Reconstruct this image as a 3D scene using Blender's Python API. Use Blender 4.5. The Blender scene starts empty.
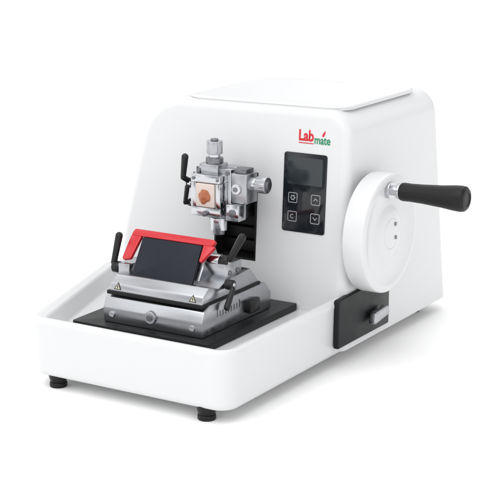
import bpy, bmesh
from math import *
from mathutils import Vector, Matrix, noise
S=0.01; ZO=2.8
scene=bpy.context.scene
scene.view_settings.view_transform='Standard'; scene.view_settings.look='None'
scene.view_settings.exposure=0; scene.view_settings.gamma=1
# ---------------- materials
def mat(name,col,rough=.4,metal=0.,coat=0.,bump=0.,bscale=300.,var=0.,vscale=20.,stretch=None,spec=.5):
    m=bpy.data.materials.new(name); m.use_nodes=True; nt=m.node_tree; b=nt.nodes['Principled BSDF']
    b.inputs['Base Color'].default_value=(*col,1); b.inputs['Roughness'].default_value=rough
    b.inputs['Metallic'].default_value=metal; b.inputs['Coat Weight'].default_value=coat
    b.inputs['Specular IOR Level'].default_value=spec
    tc=nt.nodes.new('ShaderNodeTexCoord'); mp=nt.nodes.new('ShaderNodeMapping')
    nt.links.new(tc.outputs['Object'],mp.inputs['Vector'])
    if stretch: mp.inputs['Scale'].default_value=stretch
    if var>0:
        n=nt.nodes.new('ShaderNodeTexNoise'); n.inputs['Scale'].default_value=vscale; n.inputs['Detail'].default_value=5
        nt.links.new(mp.outputs[0],n.inputs['Vector'])
        mr=nt.nodes.new('ShaderNodeMapRange'); mr.inputs['To Min'].default_value=max(rough-var,0.02); mr.inputs['To Max'].default_value=rough+var
        mr.inputs['From Min'].default_value=.3; mr.inputs['From Max'].default_value=.7
        nt.links.new(n.outputs['Fac'],mr.inputs['Value']); nt.links.new(mr.outputs[0],b.inputs['Roughness'])
        mx=nt.nodes.new('ShaderNodeMix'); mx.data_type='RGBA'
        mx.inputs[6].default_value=(*[c*(1-var*.35) for c in col],1); mx.inputs[7].default_value=(*[min(1,c*(1+var*.2)) for c in col],1)
        nt.links.new(n.outputs['Fac'],mx.inputs[0]); nt.links.new(mx.outputs[2],b.inputs['Base Color'])
    if bump>0:
        n2=nt.nodes.new('ShaderNodeTexNoise'); n2.inputs['Scale'].default_value=bscale; n2.inputs['Detail'].default_value=3
        nt.links.new(mp.outputs[0],n2.inputs['Vector'])
        bp=nt.nodes.new('ShaderNodeBump'); bp.inputs['Strength'].default_value=bump; bp.inputs['Distance'].default_value=.0003
        nt.links.new(n2.outputs['Fac'],bp.inputs['Height']); nt.links.new(bp.outputs[0],b.inputs['Normal'])
    return m
WHITE=mat('white_enamel',(.645,.65,.655),.36,coat=.15,bump=.1,bscale=900,var=.04,vscale=8,spec=.4)
WHITE2=mat('white_plastic',(.65,.655,.66),.32,coat=.15,var=.03,vscale=10,spec=.4)
ALU=mat('satin_aluminium',(.43,.44,.46),.3,1.,bump=.15,bscale=400,var=.1,vscale=60,stretch=(.15,1,1))
CHR=mat('machined_steel',(.55,.56,.58),.17,1.,var=.08,vscale=80)
DALU=mat('dark_steel',(.2,.205,.22),.35,1.,var=.08,vscale=60)
BLK=mat('black_plastic',(.008,.008,.009),.32,var=.05,vscale=30,bump=.1,bscale=700,spec=.35)
RUB=mat('black_rubber',(.007,.007,.007),.42,bump=.2,bscale=500,spec=.28)
PLT=mat('black_anodised',(.008,.009,.010),.38,var=.06,vscale=25,spec=.22)
BLD=mat('blade_cover_black',(.007,.009,.018),.45,bump=.3,bscale=600,var=.06,vscale=30,spec=.25)
RED=mat('red_anodised',(.52,.010,.018),.3,.1,coat=.25,var=.04,vscale=30)
REDP=mat('red_print',(.58,.01,.02),.5)
GRNP=mat('green_print',(.012,.22,.10),.5)
GLS=mat('black_glass',(.009,.011,.014),.1,coat=.1,spec=.4)
LCD=mat('lcd_screen',(.016,.022,.026),.14,coat=.2,spec=.45)
GRYP=mat('grey_print',(.30,.31,.32),.5)
YEL=mat('yellow_print',(.5,.47,.34),.5)
TIS=mat('tissue_wax',(.36,.11,.045),.35,var=.3,vscale=250,bump=.8,bscale=400)
CAS=mat('cassette_plastic',(.60,.51,.46),.4,var=.2,vscale=100)
SLOT=mat('slot_black',(.006,.006,.006),.6,spec=.3)
FLR=mat('white_sweep_paper',(.96,.96,.96),.9,spec=.1)
# ---------------- mesh builder
def roundpoly(c,n=8):
    out=[];N=len(c)
    for i in range(N):
        p=Vector(c[i][:2]);a=Vector(c[i-1][:2]);b=Vector(c[(i+1)%N][:2]);r=c[i][2]
        if r<=0: out.append(tuple(p)); continue
        d1=(a-p).normalized();d2=(b-p).normalized()
        ang=d1.angle(d2); t=r/tan(ang/2); t=min(t,(a-p).length*.49,(b-p).length*.49); r=t*tan(ang/2)
        cen=p+(d1+d2).normalized()*(r/sin(ang/2))
        s=p+d1*t-cen; e=p+d2*t-cen
        a0=atan2(s.y,s.x); da=(atan2(e.y,e.x)-a0+pi)%(2*pi)-pi
        for k in range(n+1):
            th=a0+da*k/n; out.append((cen.x+r*cos(th),cen.y+r*sin(th)))
    return out
class G:
    def __init__(s): s.bm=bmesh.new(); s.mats=[]
    def mi(s,m):
        if m not in s.mats: s.mats.append(m)
        return s.mats.index(m)
    def add(s,t,m,M=None):
        if M is not None: bmesh.ops.transform(t,matrix=M,verts=t.verts)
        bmesh.ops.recalc_face_normals(t,faces=t.faces)
        k=s.mi(m)
        for f in t.faces: f.material_index=k
        me=bpy.data.meshes.new('tmp'); t.to_mesh(me); t.free(); s.bm.from_mesh(me); bpy.data.meshes.remove(me)
    def box(s,x0,x1,y0,y1,z0,z1,m,bev=.15,seg=2,M=None):
        t=bmesh.new(); bmesh.ops.create_cube(t,size=1)
        bmesh.ops.transform(t,matrix=Matrix.Translation(((x0+x1)/2,(y0+y1)/2,(z0+z1)/2))@Matrix.Diagonal((x1-x0,y1-y0,z1-z0,1)),verts=t.verts)
        if bev>0: bmesh.ops.bevel(t,geom=t.edges[:],offset=bev,segments=seg,profile=.5,affect='EDGES')
        s.add(t,m,M)
    def cyl(s,p0,p1,r0,m,r1=None,seg=40,bev=.1,knurl=0):
        p0=Vector(p0);p1=Vector(p1); d=p1-p0; r1=r0 if r1 is None else r1
        t=bmesh.new(); bmesh.ops.create_cone(t,cap_ends=True,segments=seg,radius1=r0,radius2=r1,depth=d.length)
        if knurl:
            for v in t.verts:
                a=atan2(v.co.y,v.co.x); i=round(a/(2*pi)*seg)
                if i%2: v.co.x*=1-knurl; v.co.y*=1-knurl
        if bev>0:
            ed=[e for e in t.edges if abs(e.verts[0].co.z-e.verts[1].co.z)<1e-5]
            bmesh.ops.bevel(t,geom=ed,offset=bev,segments=3,profile=.5,affect='EDGES')
        M=Matrix.Translation((p0+p1)/2)@d.to_track_quat('Z','Y').to_matrix().to_4x4()
        s.add(t,m,M)
    def ball(s,p,r,m,sc=(1,1,1)):
        t=bmesh.new(); bmesh.ops.create_uvsphere(t,u_segments=24,v_segments=14,radius=r)
        s.add(t,m,Matrix.Translation(p)@Matrix.Diagonal((*sc,1)))
    def prism(s,poly,axis,a,b,m,bev=.15,seg=2,M=None,sel=None):
        def P(p,c): return {'x':(c,p[0],p[1]),'y':(p[0],c,p[1]),'z':(p[0],p[1],c)}[axis]
        t=bmesh.new(); A=[t.verts.new(P(p,a)) for p in poly]; B=[t.verts.new(P(p,b)) for p in poly]
        t.faces.new(A); t.faces.new(B[::-1]); n=len(poly)
        for i in range(n): t.faces.new((A[i],B[i],B[(i+1)%n],A[(i+1)%n]))
        bmesh.ops.recalc_face_normals(t,faces=t.faces)
        if bev>0:
            ed=[e for e in t.edges if len(e.link_faces)==2 and e.calc_face_angle()>radians(22)]
            if sel: ed=[e for e in ed if sel(e)]
            bmesh.ops.bevel(t,geom=ed,offset=bev,segments=seg,profile=.5,affect='EDGES')
        s.add(t,m,M)
    def loops(s,L,m,cap0=True,cap1=True):
        t=bmesh.new(); V=[[t.verts.new(p) for p in l] for l in L]; n=len(L[0])
        for a,b in zip(V,V[1:]):
            for i in range(n): t.faces.new((a[i],a[(i+1)%n],b[(i+1)%n],b[i]))
        if cap0: t.faces.new(V[0][::-1])
        if cap1: t.faces.new(V[-1])
        s.add(t,m)
    def revolve(s,prof,p0,d,m,seg=96,closed=True):
        d=Vector(d).normalized(); M=Matrix.Translation(p0)@d.to_track_quat('Z','Y').to_matrix().to_4x4()
        t=bmesh.new(); rings=[]
        for r,h in prof:
            if r<1e-6: rings.append([t.verts.new((0,0,h))])
            else: rings.append([t.verts.new((r*cos(2*pi*k/seg),r*sin(2*pi*k/seg),h)) for k in range(seg)])
        for a,b in zip(rings,rings[1:]):
            for i in range(seg):
                j=(i+1)%seg
                if len(a)==1 and len(b)==1: continue
                if len(a)==1: t.faces.new((a[0],b[i],b[j]))
                elif len(b)==1: t.faces.new((a[i],a[j],b[0]))
                else: t.faces.new((a[i],a[j],b[j],b[i]))
        s.add(t,m,M)
WORLD={}
def base_setup(o,name,parent,c,label=None,category=None):
    bpy.context.collection.objects.link(o)
    W=(Vector(c)+Vector((0,0,ZO)))*S; WORLD[o.name]=W
    if parent is not None: o.parent=parent; o.location=W-WORLD[parent.name]
    else: o.location=W
    if label: o['label']=label
    if category: o['category']=category
    return o
def finish(g,name,parent,label=None,category=None,angle=32,xf=None):
    if xf:
        for v in g.bm.verts: v.co=xf(v.co)
    me=bpy.data.meshes.new(name); vs=[v.co for v in g.bm.verts]
    c=Vector([(min(v[i] for v in vs)+max(v[i] for v in vs))/2 for i in range(3)])
    bmesh.ops.transform(g.bm,matrix=Matrix.Scale(S,4)@Matrix.Translation(-c),verts=g.bm.verts)
    g.bm.to_mesh(me); g.bm.free()
    for m in g.mats: me.materials.append(m)
    for p in me.polygons: p.use_smooth=True
    me.set_sharp_from_angle(angle=radians(angle))
    o=bpy.data.objects.new(name,me)
    return base_setup(o,name,parent,c,label,category)
def empty(name,c,label,category):
    o=bpy.data.objects.new(name,None); o.empty_display_size=.05
    return base_setup(o,name,None,c,label,category)
def panel(co): # local (x, outward, z) -> on tilted front panel
    return Vector((co.x,36.86+.0653*co.z-co.y,co.z))
# ================= floor
g=G(); g.box(-3000,3000,-3000,3000,-5,-ZO,FLR,bev=0); fl=finish(g,'floor',None); fl['kind']='structure'
# ================= MICROTOME
mt=empty('microtome',(-22,40,-ZO),'white laboratory rotary microtome with handwheel, display and front waste tray','microtome')
def tray_loop(ins,z,rs=0):
    r0=max(3.7-ins,.8)
    c=[(0-ins,-.9+ins,r0),(0-ins,43-ins,.8),(-52.6+ins*1.05,43-ins,max(3-ins,.6)),(-51.9+ins*1.05,36,6),(-40.9+ins*1.05,-.6+ins,r0)]
    return [(x,y,z) for x,y in roundpoly(c,10)]
g=G()
g.loops([tray_loop(1.3,-.45),tray_loop(.8,-.35),tray_loop(.5,-.05),tray_loop(.4,.6),tray_loop(.12,8.6),tray_loop(.0,9.0),tray_loop(.02,9.4),tray_loop(.16,9.75),tray_loop(.45,9.93),tray_loop(.8,9.95),
  tray_loop(1.5,9.8),tray_loop(1.9,9.6),tray_loop(2.15,9.2),tray_loop(2.9,7.1),tray_loop(3.2,6.75),tray_loop(3.7,6.6)],WHITE2)
finish(g,'waste_tray',mt,label='shallow white waste tray with rounded rim',angle=50)
# housing
prof=roundpoly([(-50.2,0,0),(-48.8,17,20),(-42.8,43.0,9),(0,43.5,5.0),(.3,0,0)],12)
g=G()
t=bmesh.new(); Y0,Y1=36.86,83.
A=[t.verts.new((x,Y0+.0653*z,z)) for x,z in prof]; B=[t.verts.new((x,Y1-.15*z,z)) for x,z in prof]
t.faces.new(A); t.faces.new(B[::-1]); n=len(prof)
for i in range(n): t.faces.new((A[i],B[i],B[(i+1)%n],A[(i+1)%n]))
bmesh.ops.recalc_face_normals(t,faces=t.faces)
fr=set(A)
ed=[e for e in t.edges if e.verts[0] in fr and e.verts[1] in fr and max(v.co.z for v in e.verts)>.1]
bmesh.ops.bevel(t,geom=ed,offset=1.8,segments=8,profile=.5,affect='EDGES')
ed2=[e for e in t.edges if all(abs(v.co.y-(Y1-.15*v.co.z))<1e-3 for v in e.verts) and max(v.co.z for v in e.verts)>.1]
bmesh.ops.bevel(t,geom=ed2,offset=3.2,segments=8,profile=.5,affect='EDGES')
g.add(t,WHITE)
hs=finish(g,'housing',mt,angle=40)
SX0,SX1,SZ0,SZ1=-27.5,-18.4,14.3,30.8
g=G(); g.box(SX0,SX1,30,44,SZ0,SZ1,WHITE,bev=0)
cut=finish(g,'cutter',None)
md=hs.modifiers.new('b','BOOLEAN'); md.object=cut; md.operation='DIFFERENCE'; md.solver='EXACT'
bpy.context.view_layer.update()
dg=bpy.context.evaluated_depsgraph_get(); me=bpy.data.meshes.new_from_object(hs.evaluated_get(dg))
hs.modifiers.clear(); hs.data=me; bpy.data.objects.remove(cut)
for p in me.polygons: p.use_smooth=True
me.set_sharp_from_angle(angle=radians(40))
g=G(); e=.02
g.box(SX0+e,SX0+.35,38.0,43.9,SZ0+e,SZ1-e,SLOT,0); g.box(SX1-.35,SX1-e,38.0,43.9,SZ0+e,SZ1-e,SLOT,0)
g.box(SX0+.36,SX1-.36,39.2,43.9,SZ1-.4,SZ1-e,SLOT,0); g.box(SX0+.36,SX1-.36,38,43.9,SZ0+e,SZ0+.4,SLOT,0)
g.box(SX0+.36,SX1-.36,43.2,43.9,SZ0+.41,SZ1-.41,SLOT,0)
for k in range(6): g.box(SX0+.4,SX1-.4,41.2,43.1,SZ0+.7+k*2.5,SZ0+2.9+k*2.5,SLOT,.3)
finish(g,'guide_slot',mt,label='black slot behind the specimen head')
# lid
def lid_loop(ins,z):
    c=[(-1.8-ins,40.8+ins,3.8),(-1.8-ins,72-ins,5),(-36+ins,72-ins,5),(-36+ins,40.8+ins,3.8)]
    return [(x,y,z+.0117*(x+1)) for x,y in roundpoly(c,12)]
g=G(); g.loops([lid_loop(.12,43.1),lid_loop(.12,43.52),lid_loop(.0,43.58),lid_loop(.02,43.7),lid_loop(.15,43.83),lid_loop(.4,43.92),lid_loop(.8,43.97),lid_loop(1.5,43.98),lid_loop(2.0,43.95),lid_loop(2.6,43.86),lid_loop(3.2,43.83)],WHITE2)
finish(g,'top_lid',mt,angle=60)
for (x,y) in [(-37.0,2.2),(-5.8,1.6),(-5,77),(-42,77)]:
    g=G(); g.cyl((x,y,-ZO),(x,y,-ZO+.9),1.55,RUB,bev=.2); g.cyl((x,y,-ZO+.8),(x,y,0),1.35,RUB,r1=1.9,bev=.05); finish(g,'foot',mt)
# display
g=G()
pp=roundpoly([(-13.0,20.9,.5),(-4.2,20.9,.5),(-4.2,35.3,.5),(-13.0,35.3,.5)],5)
g.prism(pp,'y',-.1,.16,GLS,bev=.05,seg=2)
dp=finish(g,'control_display',mt,label='black glass touch panel with grey symbols',xf=panel)
g=G(); g.prism(roundpoly([(-12.2,29.6,.25),(-5.0,29.6,.25),(-5.0,34.5,.25),(-12.2,34.5,.25)],4),'y',.165,.19,LCD,bev=0)
finish(g,'screen',dp,xf=panel)
def ring2(g,poly_o,poly_i,d,m):
    t=bmesh.new(); a=[t.verts.new((x,d,z)) for x,z in poly_o]; b=[t.verts.new((x,d,z)) for x,z in poly_i]; n=len(a)
    for i in range(n): t.faces.new((a[i],a[(i+1)%n],b[(i+1)%n],b[i]))
    g.add(t,m)
def stroke(g,p,q,w,d,m):
    p=Vector(p);q=Vector(q); n=(q-p).normalized(); n=Vector((-n.y,n.x))*w/2
    t=bmesh.new(); t.faces.new([t.verts.new((v.x,d,v.y)) for v in (p+n,q+n,q-n,p-n)]); g.add(t,m)
for i,(cx,cz) in enumerate([(-10.9,27.1),(-6.2,27.1),(-10.9,23.7),(-6.2,23.7)]):
    g=G(); h=.95
    sq=lambda h,r:roundpoly([(cx-h,cz-h,r),(cx+h,cz-h,r),(cx+h,cz+h,r),(cx-h,cz+h,r)],4)
    ring2(g,sq(h,.3),sq(h-.14,.18),.185,GRYP)
    if i==0:
        circ=lambda r:[(cx+r*cos(k*pi/8),cz+r*sin(k*pi/8)) for k in range(16)]
        ring2(g,circ(.42),circ(.26),.185,GRYP)
        for k in range(6): a=k*pi/3; stroke(g,(cx+.4*cos(a),cz+.4*sin(a)),(cx+.56*cos(a),cz+.56*sin(a)),.15,.186,GRYP)
    elif i==1: stroke(g,(cx-.4,cz-.2),(cx,cz+.3),.16,.185,GRYP); stroke(g,(cx+.4,cz-.2),(cx,cz+.3),.16,.186,GRYP)
    elif i==3: stroke(g,(cx-.4,cz+.25),(cx,cz-.25),.16,.185,GRYP); stroke(g,(cx+.4,cz+.25),(cx,cz-.25),.16,.186,GRYP)
    else:
        for a in range(10): 
            a0=radians(50+a*26);a1=radians(50+(a+1)*26); stroke(g,(cx+.35*cos(a0),cz+.35*sin(a0)),(cx+.35*cos(a1),cz+.35*sin(a1)),.16,.185+.0003*a,GRYP)
    finish(g,'button',dp,xf=panel)
# logo
def text(g,body,x,z,size,m,sx=1,off=0):
    cu=bpy.data.curves.new('t','FONT'); cu.body=body; cu.size=size; cu.offset=off; cu.extrude=.02
    o=bpy.data.objects.new('t',cu); bpy.context.collection.objects.link(o); bpy.context.view_layer.update()
    me=bpy.data.meshes.new_from_object(o.evaluated_get(bpy.context.evaluated_depsgraph_get()))
    bpy.data.objects.remove(o)
    t=bmesh.new(); t.from_mesh(me)
    for v in t.verts: v.co=Vector((x+v.co.x*sx,.03+v.co.z,z+v.co.y))
    xs=max(v.co.x for v in t.verts)
    g.add(t,m); return xs
g=G()
xe=text(g,'Lab',-10.3,37.6,2.7,REDP,.82,.085)
stroke(g,(-10.2,37.15),(xe,37.15),.16,.05,REDP)
xm=text(g,'mate',xe+.1,37.2,2.1,GRNP,.78,.04)
leaf=[(-.28,-.1),(-.32,.35),(0,.95),(.5,1.5),(.5,.9),(.3,.3),(0,-.15)]
lx=xe+1.95; lz=38.6
t=bmesh.new(); t.faces.new([t.verts.new((lx+a*.75,.05,lz+b*.7)) for a,b in leaf]); g.add(t,REDP)
finish(g,'brand_lettering',mt,xf=panel,label='red and green printed lettering')
# handwheel
WC=(0,44.7,21.2)
g=G()
R=10.85
g.revolve([(6.5,-.5),(6.5,.9),(6.6,1.3),(10.1,1.4),(R-.3,1.55),(R-.05,1.8),(R,2.1),(R,5.2),(R-.12,5.55),(R-.45,5.8),(R-1.0,5.87),(R-1.4,5.78),(R-1.8,5.55),(5.4,5.35),(5.0,5.42),(4.5,5.7),(4.1,5.85),(3.0,5.97),(2.86,5.99),(2.8,5.92),(2.74,5.92),(2.68,6.01),(2.3,6.08),(0,6.12)],WC,(1,0,0),WHITE2,seg=128)
wh=finish(g,'handwheel',mt,label='round white handwheel with black crank handle')
hz=WC[2]+8.1; hy=WC[1]-.8
g=G(); g.cyl((5.2,hy,hz),(6.3,hy,hz),1.5,CHR); g.cyl((6.2,hy,hz),(7.6,hy,hz),.9,CHR,bev=.05); g.cyl((7.5,hy,hz),(8.1,hy,hz),1.4,CHR,bev=.1)
finish(g,'crank_pin',wh)
g=G(); g.revolve([(0,0),(1.35,0),(1.55,.15),(1.66,.6),(1.62,2),(1.72,4.5),(1.98,8),(2.25,10.4),(2.32,11.6),(2.22,12.3),(1.85,12.7),(1.3,12.8),(1.2,12.65),(0,12.6)],(8.05,hy,hz),(1,0,0),RUB,seg=48)
finish(g,'crank_grip',wh)
for dy,dz in ((1.2,1.6),(1.4,-.9)):
    g=G(); g.cyl((5.95,WC[1]+dy,WC[2]+dz),(6.28,WC[1]+dy,WC[2]+dz),.36,DALU,bev=.06,seg=20); finish(g,'hub_screw',wh)
# black side panel & lock lever
g=G(); g.prism(roundpoly([(34.6,1.3,.3),(54.6,1.3,.3),(54.6,8.6,.6),(50.0,10.7,.8),(34.6,10.3,.5)],4),'x',-.2,.9,PLT,bev=.2,seg=3)
sp=finish(g,'side_panel',mt,label='black side panel carrying the handwheel lock')
g=G(); g.cyl((.8,49.2,4.4),(1.5,49.2,4.4),1.5,DALU); g.prism(roundpoly([(45.0,3.4,.4),(51.2,4.2,.6),(51.0,5.9,.6),(45.8,5.6,.4)],4),'x',1.4,2.8,ALU,bev=.25,seg=3)
finish(g,'lock_lever',sp)
# ================= specimen head
g=G()
g.box(-25.5,-19.6,33,41.5,22.5,31.5,DALU,.2)
g.box(-26.6,-18.6,31.6,33.4,23.2,33.0,ALU,.2)
g.box(-26.3,-18.9,30.2,31.5,23.5,32.7,CHR,.2)
g.box(-18.7,-15.4,29.8,33.6,26.8,32.2,ALU,.25)
g.box(-18.3,-15.9,30.4,33.2,32.1,33.0,DALU,.15)
g.box(-18.9,-16.2,28.4,31,23.8,26.8,CHR,.2)
g.box(-27.4,-26.4,30.6,33,25,31.5,CHR,.2)
g.cyl((-22.6,32,23.4),(-22.6,32,21),1.6,CHR); g.cyl((-22.6,32,21.2),(-22.6,32,20.2),1.1,DALU)
g.cyl((-17.5,29.9,29.4),(-17.5,29.4,29.4),1.0,CHR,bev=.1); g.cyl((-17.5,29.45,29.4),(-17.5,29.3,29.4),.5,DALU,bev=.03,seg=6)
g.cyl((-17.5,28.5,25.3),(-17.5,28.1,25.3),.7,DALU,bev=.08)
for x in (-25.6,-19.5):
    for z in (24.1,32.1): g.cyl((x,30.3,z),(x,29.95,z),.38,DALU,bev=.05,seg=16)
sh=finish(g,'specimen_head',mt,label='silver machined specimen orientation head')
g=G()
g.box(-25.8,-19.6,27.6,30.1,24.3,25.9,CHR,.15); g.box(-25.8,-19.6,27.6,30.1,30.4,31.8,CHR,.15)
g.box(-25.8,-24.7,27.6,30.1,25.9,30.4,CHR,.12); g.box(-20.6,-19.6,27.6,30.1,25.9,30.4,CHR,.12)
g.box(-24.9,-20.4,28.7,30.15,25.7,30.6,DALU,.05)
g.cyl((-22.6,26.9,24.9),(-22.6,27.7,24.9),.5,DALU,seg=20,bev=.06)
for x in (-25.2,-20.1): g.cyl((x,27.7,31.1),(x,27.4,31.1),.3,DALU,bev=.04,seg=16)
finish(g,'cassette_clamp',sh)
g=G(); g.box(-24.6,-20.7,27.3,28.9,26,30.3,CAS,.25,3)
finish(g,'cassette',sh)
g=G(); t=bmesh.new(); bmesh.ops.create_icosphere(t,subdivisions=4,radius=1)
for v in t.verts:
    k=1+.35*noise.noise(v.co*1.5+Vector((3,1,7)))+.08*noise.noise(v.co*6); v.co*=k
g.add(t,TIS,Matrix.Translation((-22.6,27.3,28.0))@Matrix.Diagonal((1.2,.5,1.2,1)))
finish(g,'tissue_block',sh,label='orange brown tissue sample in wax',angle=80)
g=G(); g.box(-24.4,-20.8,28.8,32.4,31.7,33.6,ALU,.2); g.cyl((-22.6,30.6,33.5),(-22.6,30.6,34.6),1.6,DALU); g.cyl((-22.6,30.6,34.5),(-22.6,30.6,35.4),1.1,CHR); g.cyl((-22.6,30.6,35.3),(-22.6,30.6,37.6),1.45,ALU,seg=60,knurl=.04,bev=.1); g.cyl((-22.6,30.6,37.55),(-22.6,30.6,38.0),.7,DALU)
finish(g,'adjusting_screw',sh)
g=G(); g.cyl((-15.5,31.8,30.3),(-14.2,31.8,30.3),1.2,CHR); g.cyl((-14.3,31.8,30.3),(-12.2,31.8,30.3),1.5,ALU,seg=60,knurl=.04,bev=.1); g.cyl((-12.3,31.8,30.3),(-11.9,31.8,30.3),.8,DALU)
finish(g,'adjusting_screw',sh)
def lever(name,hub,axis,arm_pts,rad,parent,hr=.9,hl=1.6):
    g=G(); hub=Vector(hub); ax=Vector(axis).normalized()
    g.cyl(hub-ax*hl/2,hub+ax*hl/2,hr,BLK,bev=.2)
    g.cyl(hub+ax*hl/2,hub+ax*(hl/2+.12),hr*.5,CHR,bev=.03)
    pts=[hub]+[Vector(p) for p in arm_pts]
    for k in range(len(pts)-1):
        g.cyl(pts[k],pts[k+1],rad[k],BLK,r1=rad[k+1],bev=0,seg=20)
        g.ball(pts[k+1],rad[k+1],BLK)
    return finish(g,name,parent,angle=60)
lever('clamp_lever',(-27.8,31,29.4),(0,-1,0),[(-28.6,29.4,30.5),(-27.9,29.0,34.4)],[.55,.5,.65],sh)
lever('clamp_lever',(-27.8,31,25.8),(0,-1,0),[(-28.2,29.4,25.9),(-27.6,29.2,28.9)],[.5,.4,.45],sh,hr=.7)
# ================= BLADE HOLDER
bh=empty('blade_holder',(-23,20,7),'metal blade holder with black pressure plate and red finger guard','blade holder')
g=G(); g.prism(roundpoly([(-37.5,7,.6),(-9,7,.6),(-9,37.0,.3),(-37.5,37.0,.3)],4),'z',6.65,7.9,PLT,bev=.12)
finish(g,'base_plate',bh,label='flat black base plate')
g=G()
g.prism([(9.4,7.95),(9.2,10.6),(10.0,12.4),(12,13.1),(30,13.1),(32,11),(32,7.95)],'x',-32.2,-11.6,ALU,bev=.18)
g.prism([(10.2,13.3),(10.6,14.8),(12.4,16.0),(15.4,15.2),(18,16),(26,16.5),(29,13.3)],'x',-31.4,-12.2,ALU,bev=.2)
g.box(-31.8,-12,9.9,29,12.9,13.5,SLOT,.03)
for x in (-30.3,-13.6): g.cyl((x,9.6,9.5),(x,9.0,9.5),.55,CHR,seg=24,bev=.06)
g.cyl((-22,9.6,10.2),(-22,8.7,10.2),1.15,ALU,seg=32,bev=.12); g.cyl((-22,8.75,10.2),(-22,8.5,10.2),.6,DALU,seg=24,bev=.05)
for k in range(9): g.box(-11.7,-11.55,14+k*.9,14.1+k*.9,10.6,11.6 if k%4 else 12.1,BLK,0)
bb=finish(g,'holder_base',bh,label='satin metal blade holder base')
for x in (-29.8,-14.2):
    g=G(); t=bmesh.new()
    f=lambda a:[(x-a,14.2-a*.58),(x+a,14.2-a*.58),(x,14.2+a*1.15)]
    yy=lambda z:10.2+(z-13.3)*(.4/1.5)-.04
    o=[t.verts.new((p[0],yy(p[1]),p[1])) for p in f(.75)]; t.faces.new(o); g.add(t,BLK)
    t=bmesh.new(); o=[t.verts.new((p[0],yy(p[1])-.02,p[1])) for p in f(.52)]; t.faces.new(o); g.add(t,YEL)
    t=bmesh.new(); o=[t.verts.new((p[0],yy(p[1])-.04,p[1])) for p in [(x-.08,14.0),(x+.08,14.0),(x+.08,14.5),(x-.08,14.5)]]; t.faces.new(o); g.add(t,BLK)
    finish(g,'warning_label',bb)
g=G()
g.prism([(16.4,15.2),(20.3,21.0),(21.6,21.2),(23.5,18),(25,16)],'x',-31,-17,ALU,bev=.12)
g.box(-17.1,-12.8,18.5,24,15.8,18.6,ALU,.25)
g.box(-33.4,-30.9,15.5,21,14.6,17.0,ALU,.25)
g.cyl((-17.0,20.2,18.6),(-14.6,20.2,18.6),1.3,CHR)
for y in (20,22.6): g.cyl((-13.2,y,16.9),(-12.6,y,16.9),.45,DALU,bev=.05,seg=16)
finish(g,'blade_clamp',bh)
d=Vector((0,4.2,6.4)).normalized(); nrm=Vector((0,-d.z,d.y))
M=Matrix(((1,0,0,0),(0,d.y,nrm.y,0),(0,d.z,nrm.z,0),(0,0,0,1))); M.translation=Vector((0,15.4,15.0))
g=G()
g.prism(roundpoly([(-29.9,-.2,.3),(-17.2,-.2,.3),(-17.6,7.2,.3),(-30.1,7.2,.3)],4),'z',.25,.85,BLD,bev=.1,M=M)
finish(g,'pressure_plate',bh,label='dark blue black pressure plate')
g=G()
g.prism(roundpoly([(-32.6,7.25,.2),(-15.6,7.25,.2),(-15.0,8.5,.4),(-32.2,8.5,.5)],4),'z',.1,.95,RED,bev=.12,M=M)
g.prism(roundpoly([(-33.0,2.4,.4),(-31.2,2.9,.5),(-30.4,7.3,.2),(-32.6,7.3,.2)],4),'z',.15,.9,RED,bev=.12,M=M)
g.prism(roundpoly([(-17.3,7.3,.1),(-17.2,3.4,.3),(-14.9,7.3,.2)],4),'z',.15,.9,RED,bev=.1,M=M)
finish(g,'finger_guard',bh,label='bright red folding finger guard')
lever('clamp_lever',(-34.2,16.5,15.9),(1,0,0),[(-35.0,16.5,16.6),(-34.4,17.4,21.4)],[.65,.55,.68],bh,hr=1.05)
lever('clamp_lever',(-13.8,20.2,18.8),(1,0,0),[(-12.8,20.2,19.4),(-10.8,20.8,23.3)],[.65,.55,.72],bh,hr=1.05)
lever('clamp_lever',(-11.2,17.5,15.6),(1,0,0),[(-10.3,17,15.0),(-10.4,15.2,12.2)],[.55,.45,.55],bh,hr=.9)
g=G(); g.box(-11.7,-10.5,23.2,26.6,9.0,11.4,BLK,.3); finish(g,'side_stop',bh)
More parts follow.
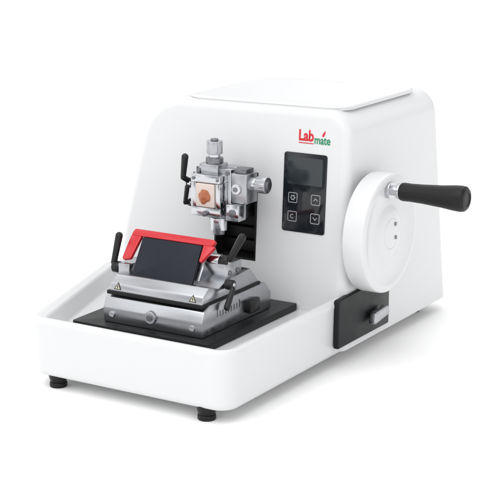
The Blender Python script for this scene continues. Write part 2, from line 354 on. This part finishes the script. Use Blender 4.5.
# ================= light
w=bpy.data.worlds.new('World'); scene.world=w; w.use_nodes=True; nt=w.node_tree
bg=nt.nodes['Background']; tc=nt.nodes.new('ShaderNodeTexCoord')
vm=nt.nodes.new('ShaderNodeVectorMath'); vm.operation='DOT_PRODUCT'; vm.inputs[1].default_value=Vector((-.3,-.35,.85)).normalized()
nt.links.new(tc.outputs['Generated'],vm.inputs[0])
cr=nt.nodes.new('ShaderNodeValToRGB'); cr.color_ramp.elements[0].position=0; cr.color_ramp.elements[0].color=(.6,.6,.61,1)
cr.color_ramp.elements[1].position=1; cr.color_ramp.elements[1].color=(1,1,1,1)
mr=nt.nodes.new('ShaderNodeMapRange'); mr.inputs['From Min'].default_value=-.5; mr.inputs['From Max'].default_value=.75
nt.links.new(vm.outputs['Value'],mr.inputs['Value']); nt.links.new(mr.outputs[0],cr.inputs[0])
nz=nt.nodes.new('ShaderNodeTexNoise'); nz.inputs['Scale'].default_value=2.2; nz.inputs['Detail'].default_value=1
nt.links.new(tc.outputs['Generated'],nz.inputs['Vector'])
mr2=nt.nodes.new('ShaderNodeMapRange'); mr2.inputs['From Min'].default_value=.38; mr2.inputs['From Max'].default_value=.6; mr2.inputs['To Min'].default_value=.38; mr2.inputs['To Max'].default_value=1.35
nt.links.new(nz.outputs['Fac'],mr2.inputs['Value'])
ml=nt.nodes.new('ShaderNodeVectorMath'); ml.operation='SCALE'; nt.links.new(cr.outputs[0],ml.inputs[0]); nt.links.new(mr2.outputs[0],ml.inputs['Scale'])
nt.links.new(ml.outputs[0],bg.inputs['Color'])
bg.inputs['Strength'].default_value=1.42
sl=bpy.data.lights.new('key_sun','SUN'); sl.energy=.7; sl.angle=radians(50); so=bpy.data.objects.new('key_sun',sl); bpy.context.collection.objects.link(so)
so.rotation_euler=Vector((-.05,.7,-1)).to_track_quat('-Z','Y').to_euler()
# ================= camera
yaw,pit=radians(31.39),radians(14.03)
F=Vector((-sin(yaw)*cos(pit),cos(yaw)*cos(pit),-sin(pit)))
cd=bpy.data.cameras.new('camera'); co=bpy.data.objects.new('camera',cd); bpy.context.collection.objects.link(co)
co.location=(Vector((131.7,-210.1,88.9))+Vector((0,0,ZO)))*S
co.rotation_euler=F.to_track_quat('-Z','Y').to_euler()
cd.sensor_width=36; cd.lens=36*1622/500; cd.clip_end=200; cd.clip_start=.05
scene.camera=co
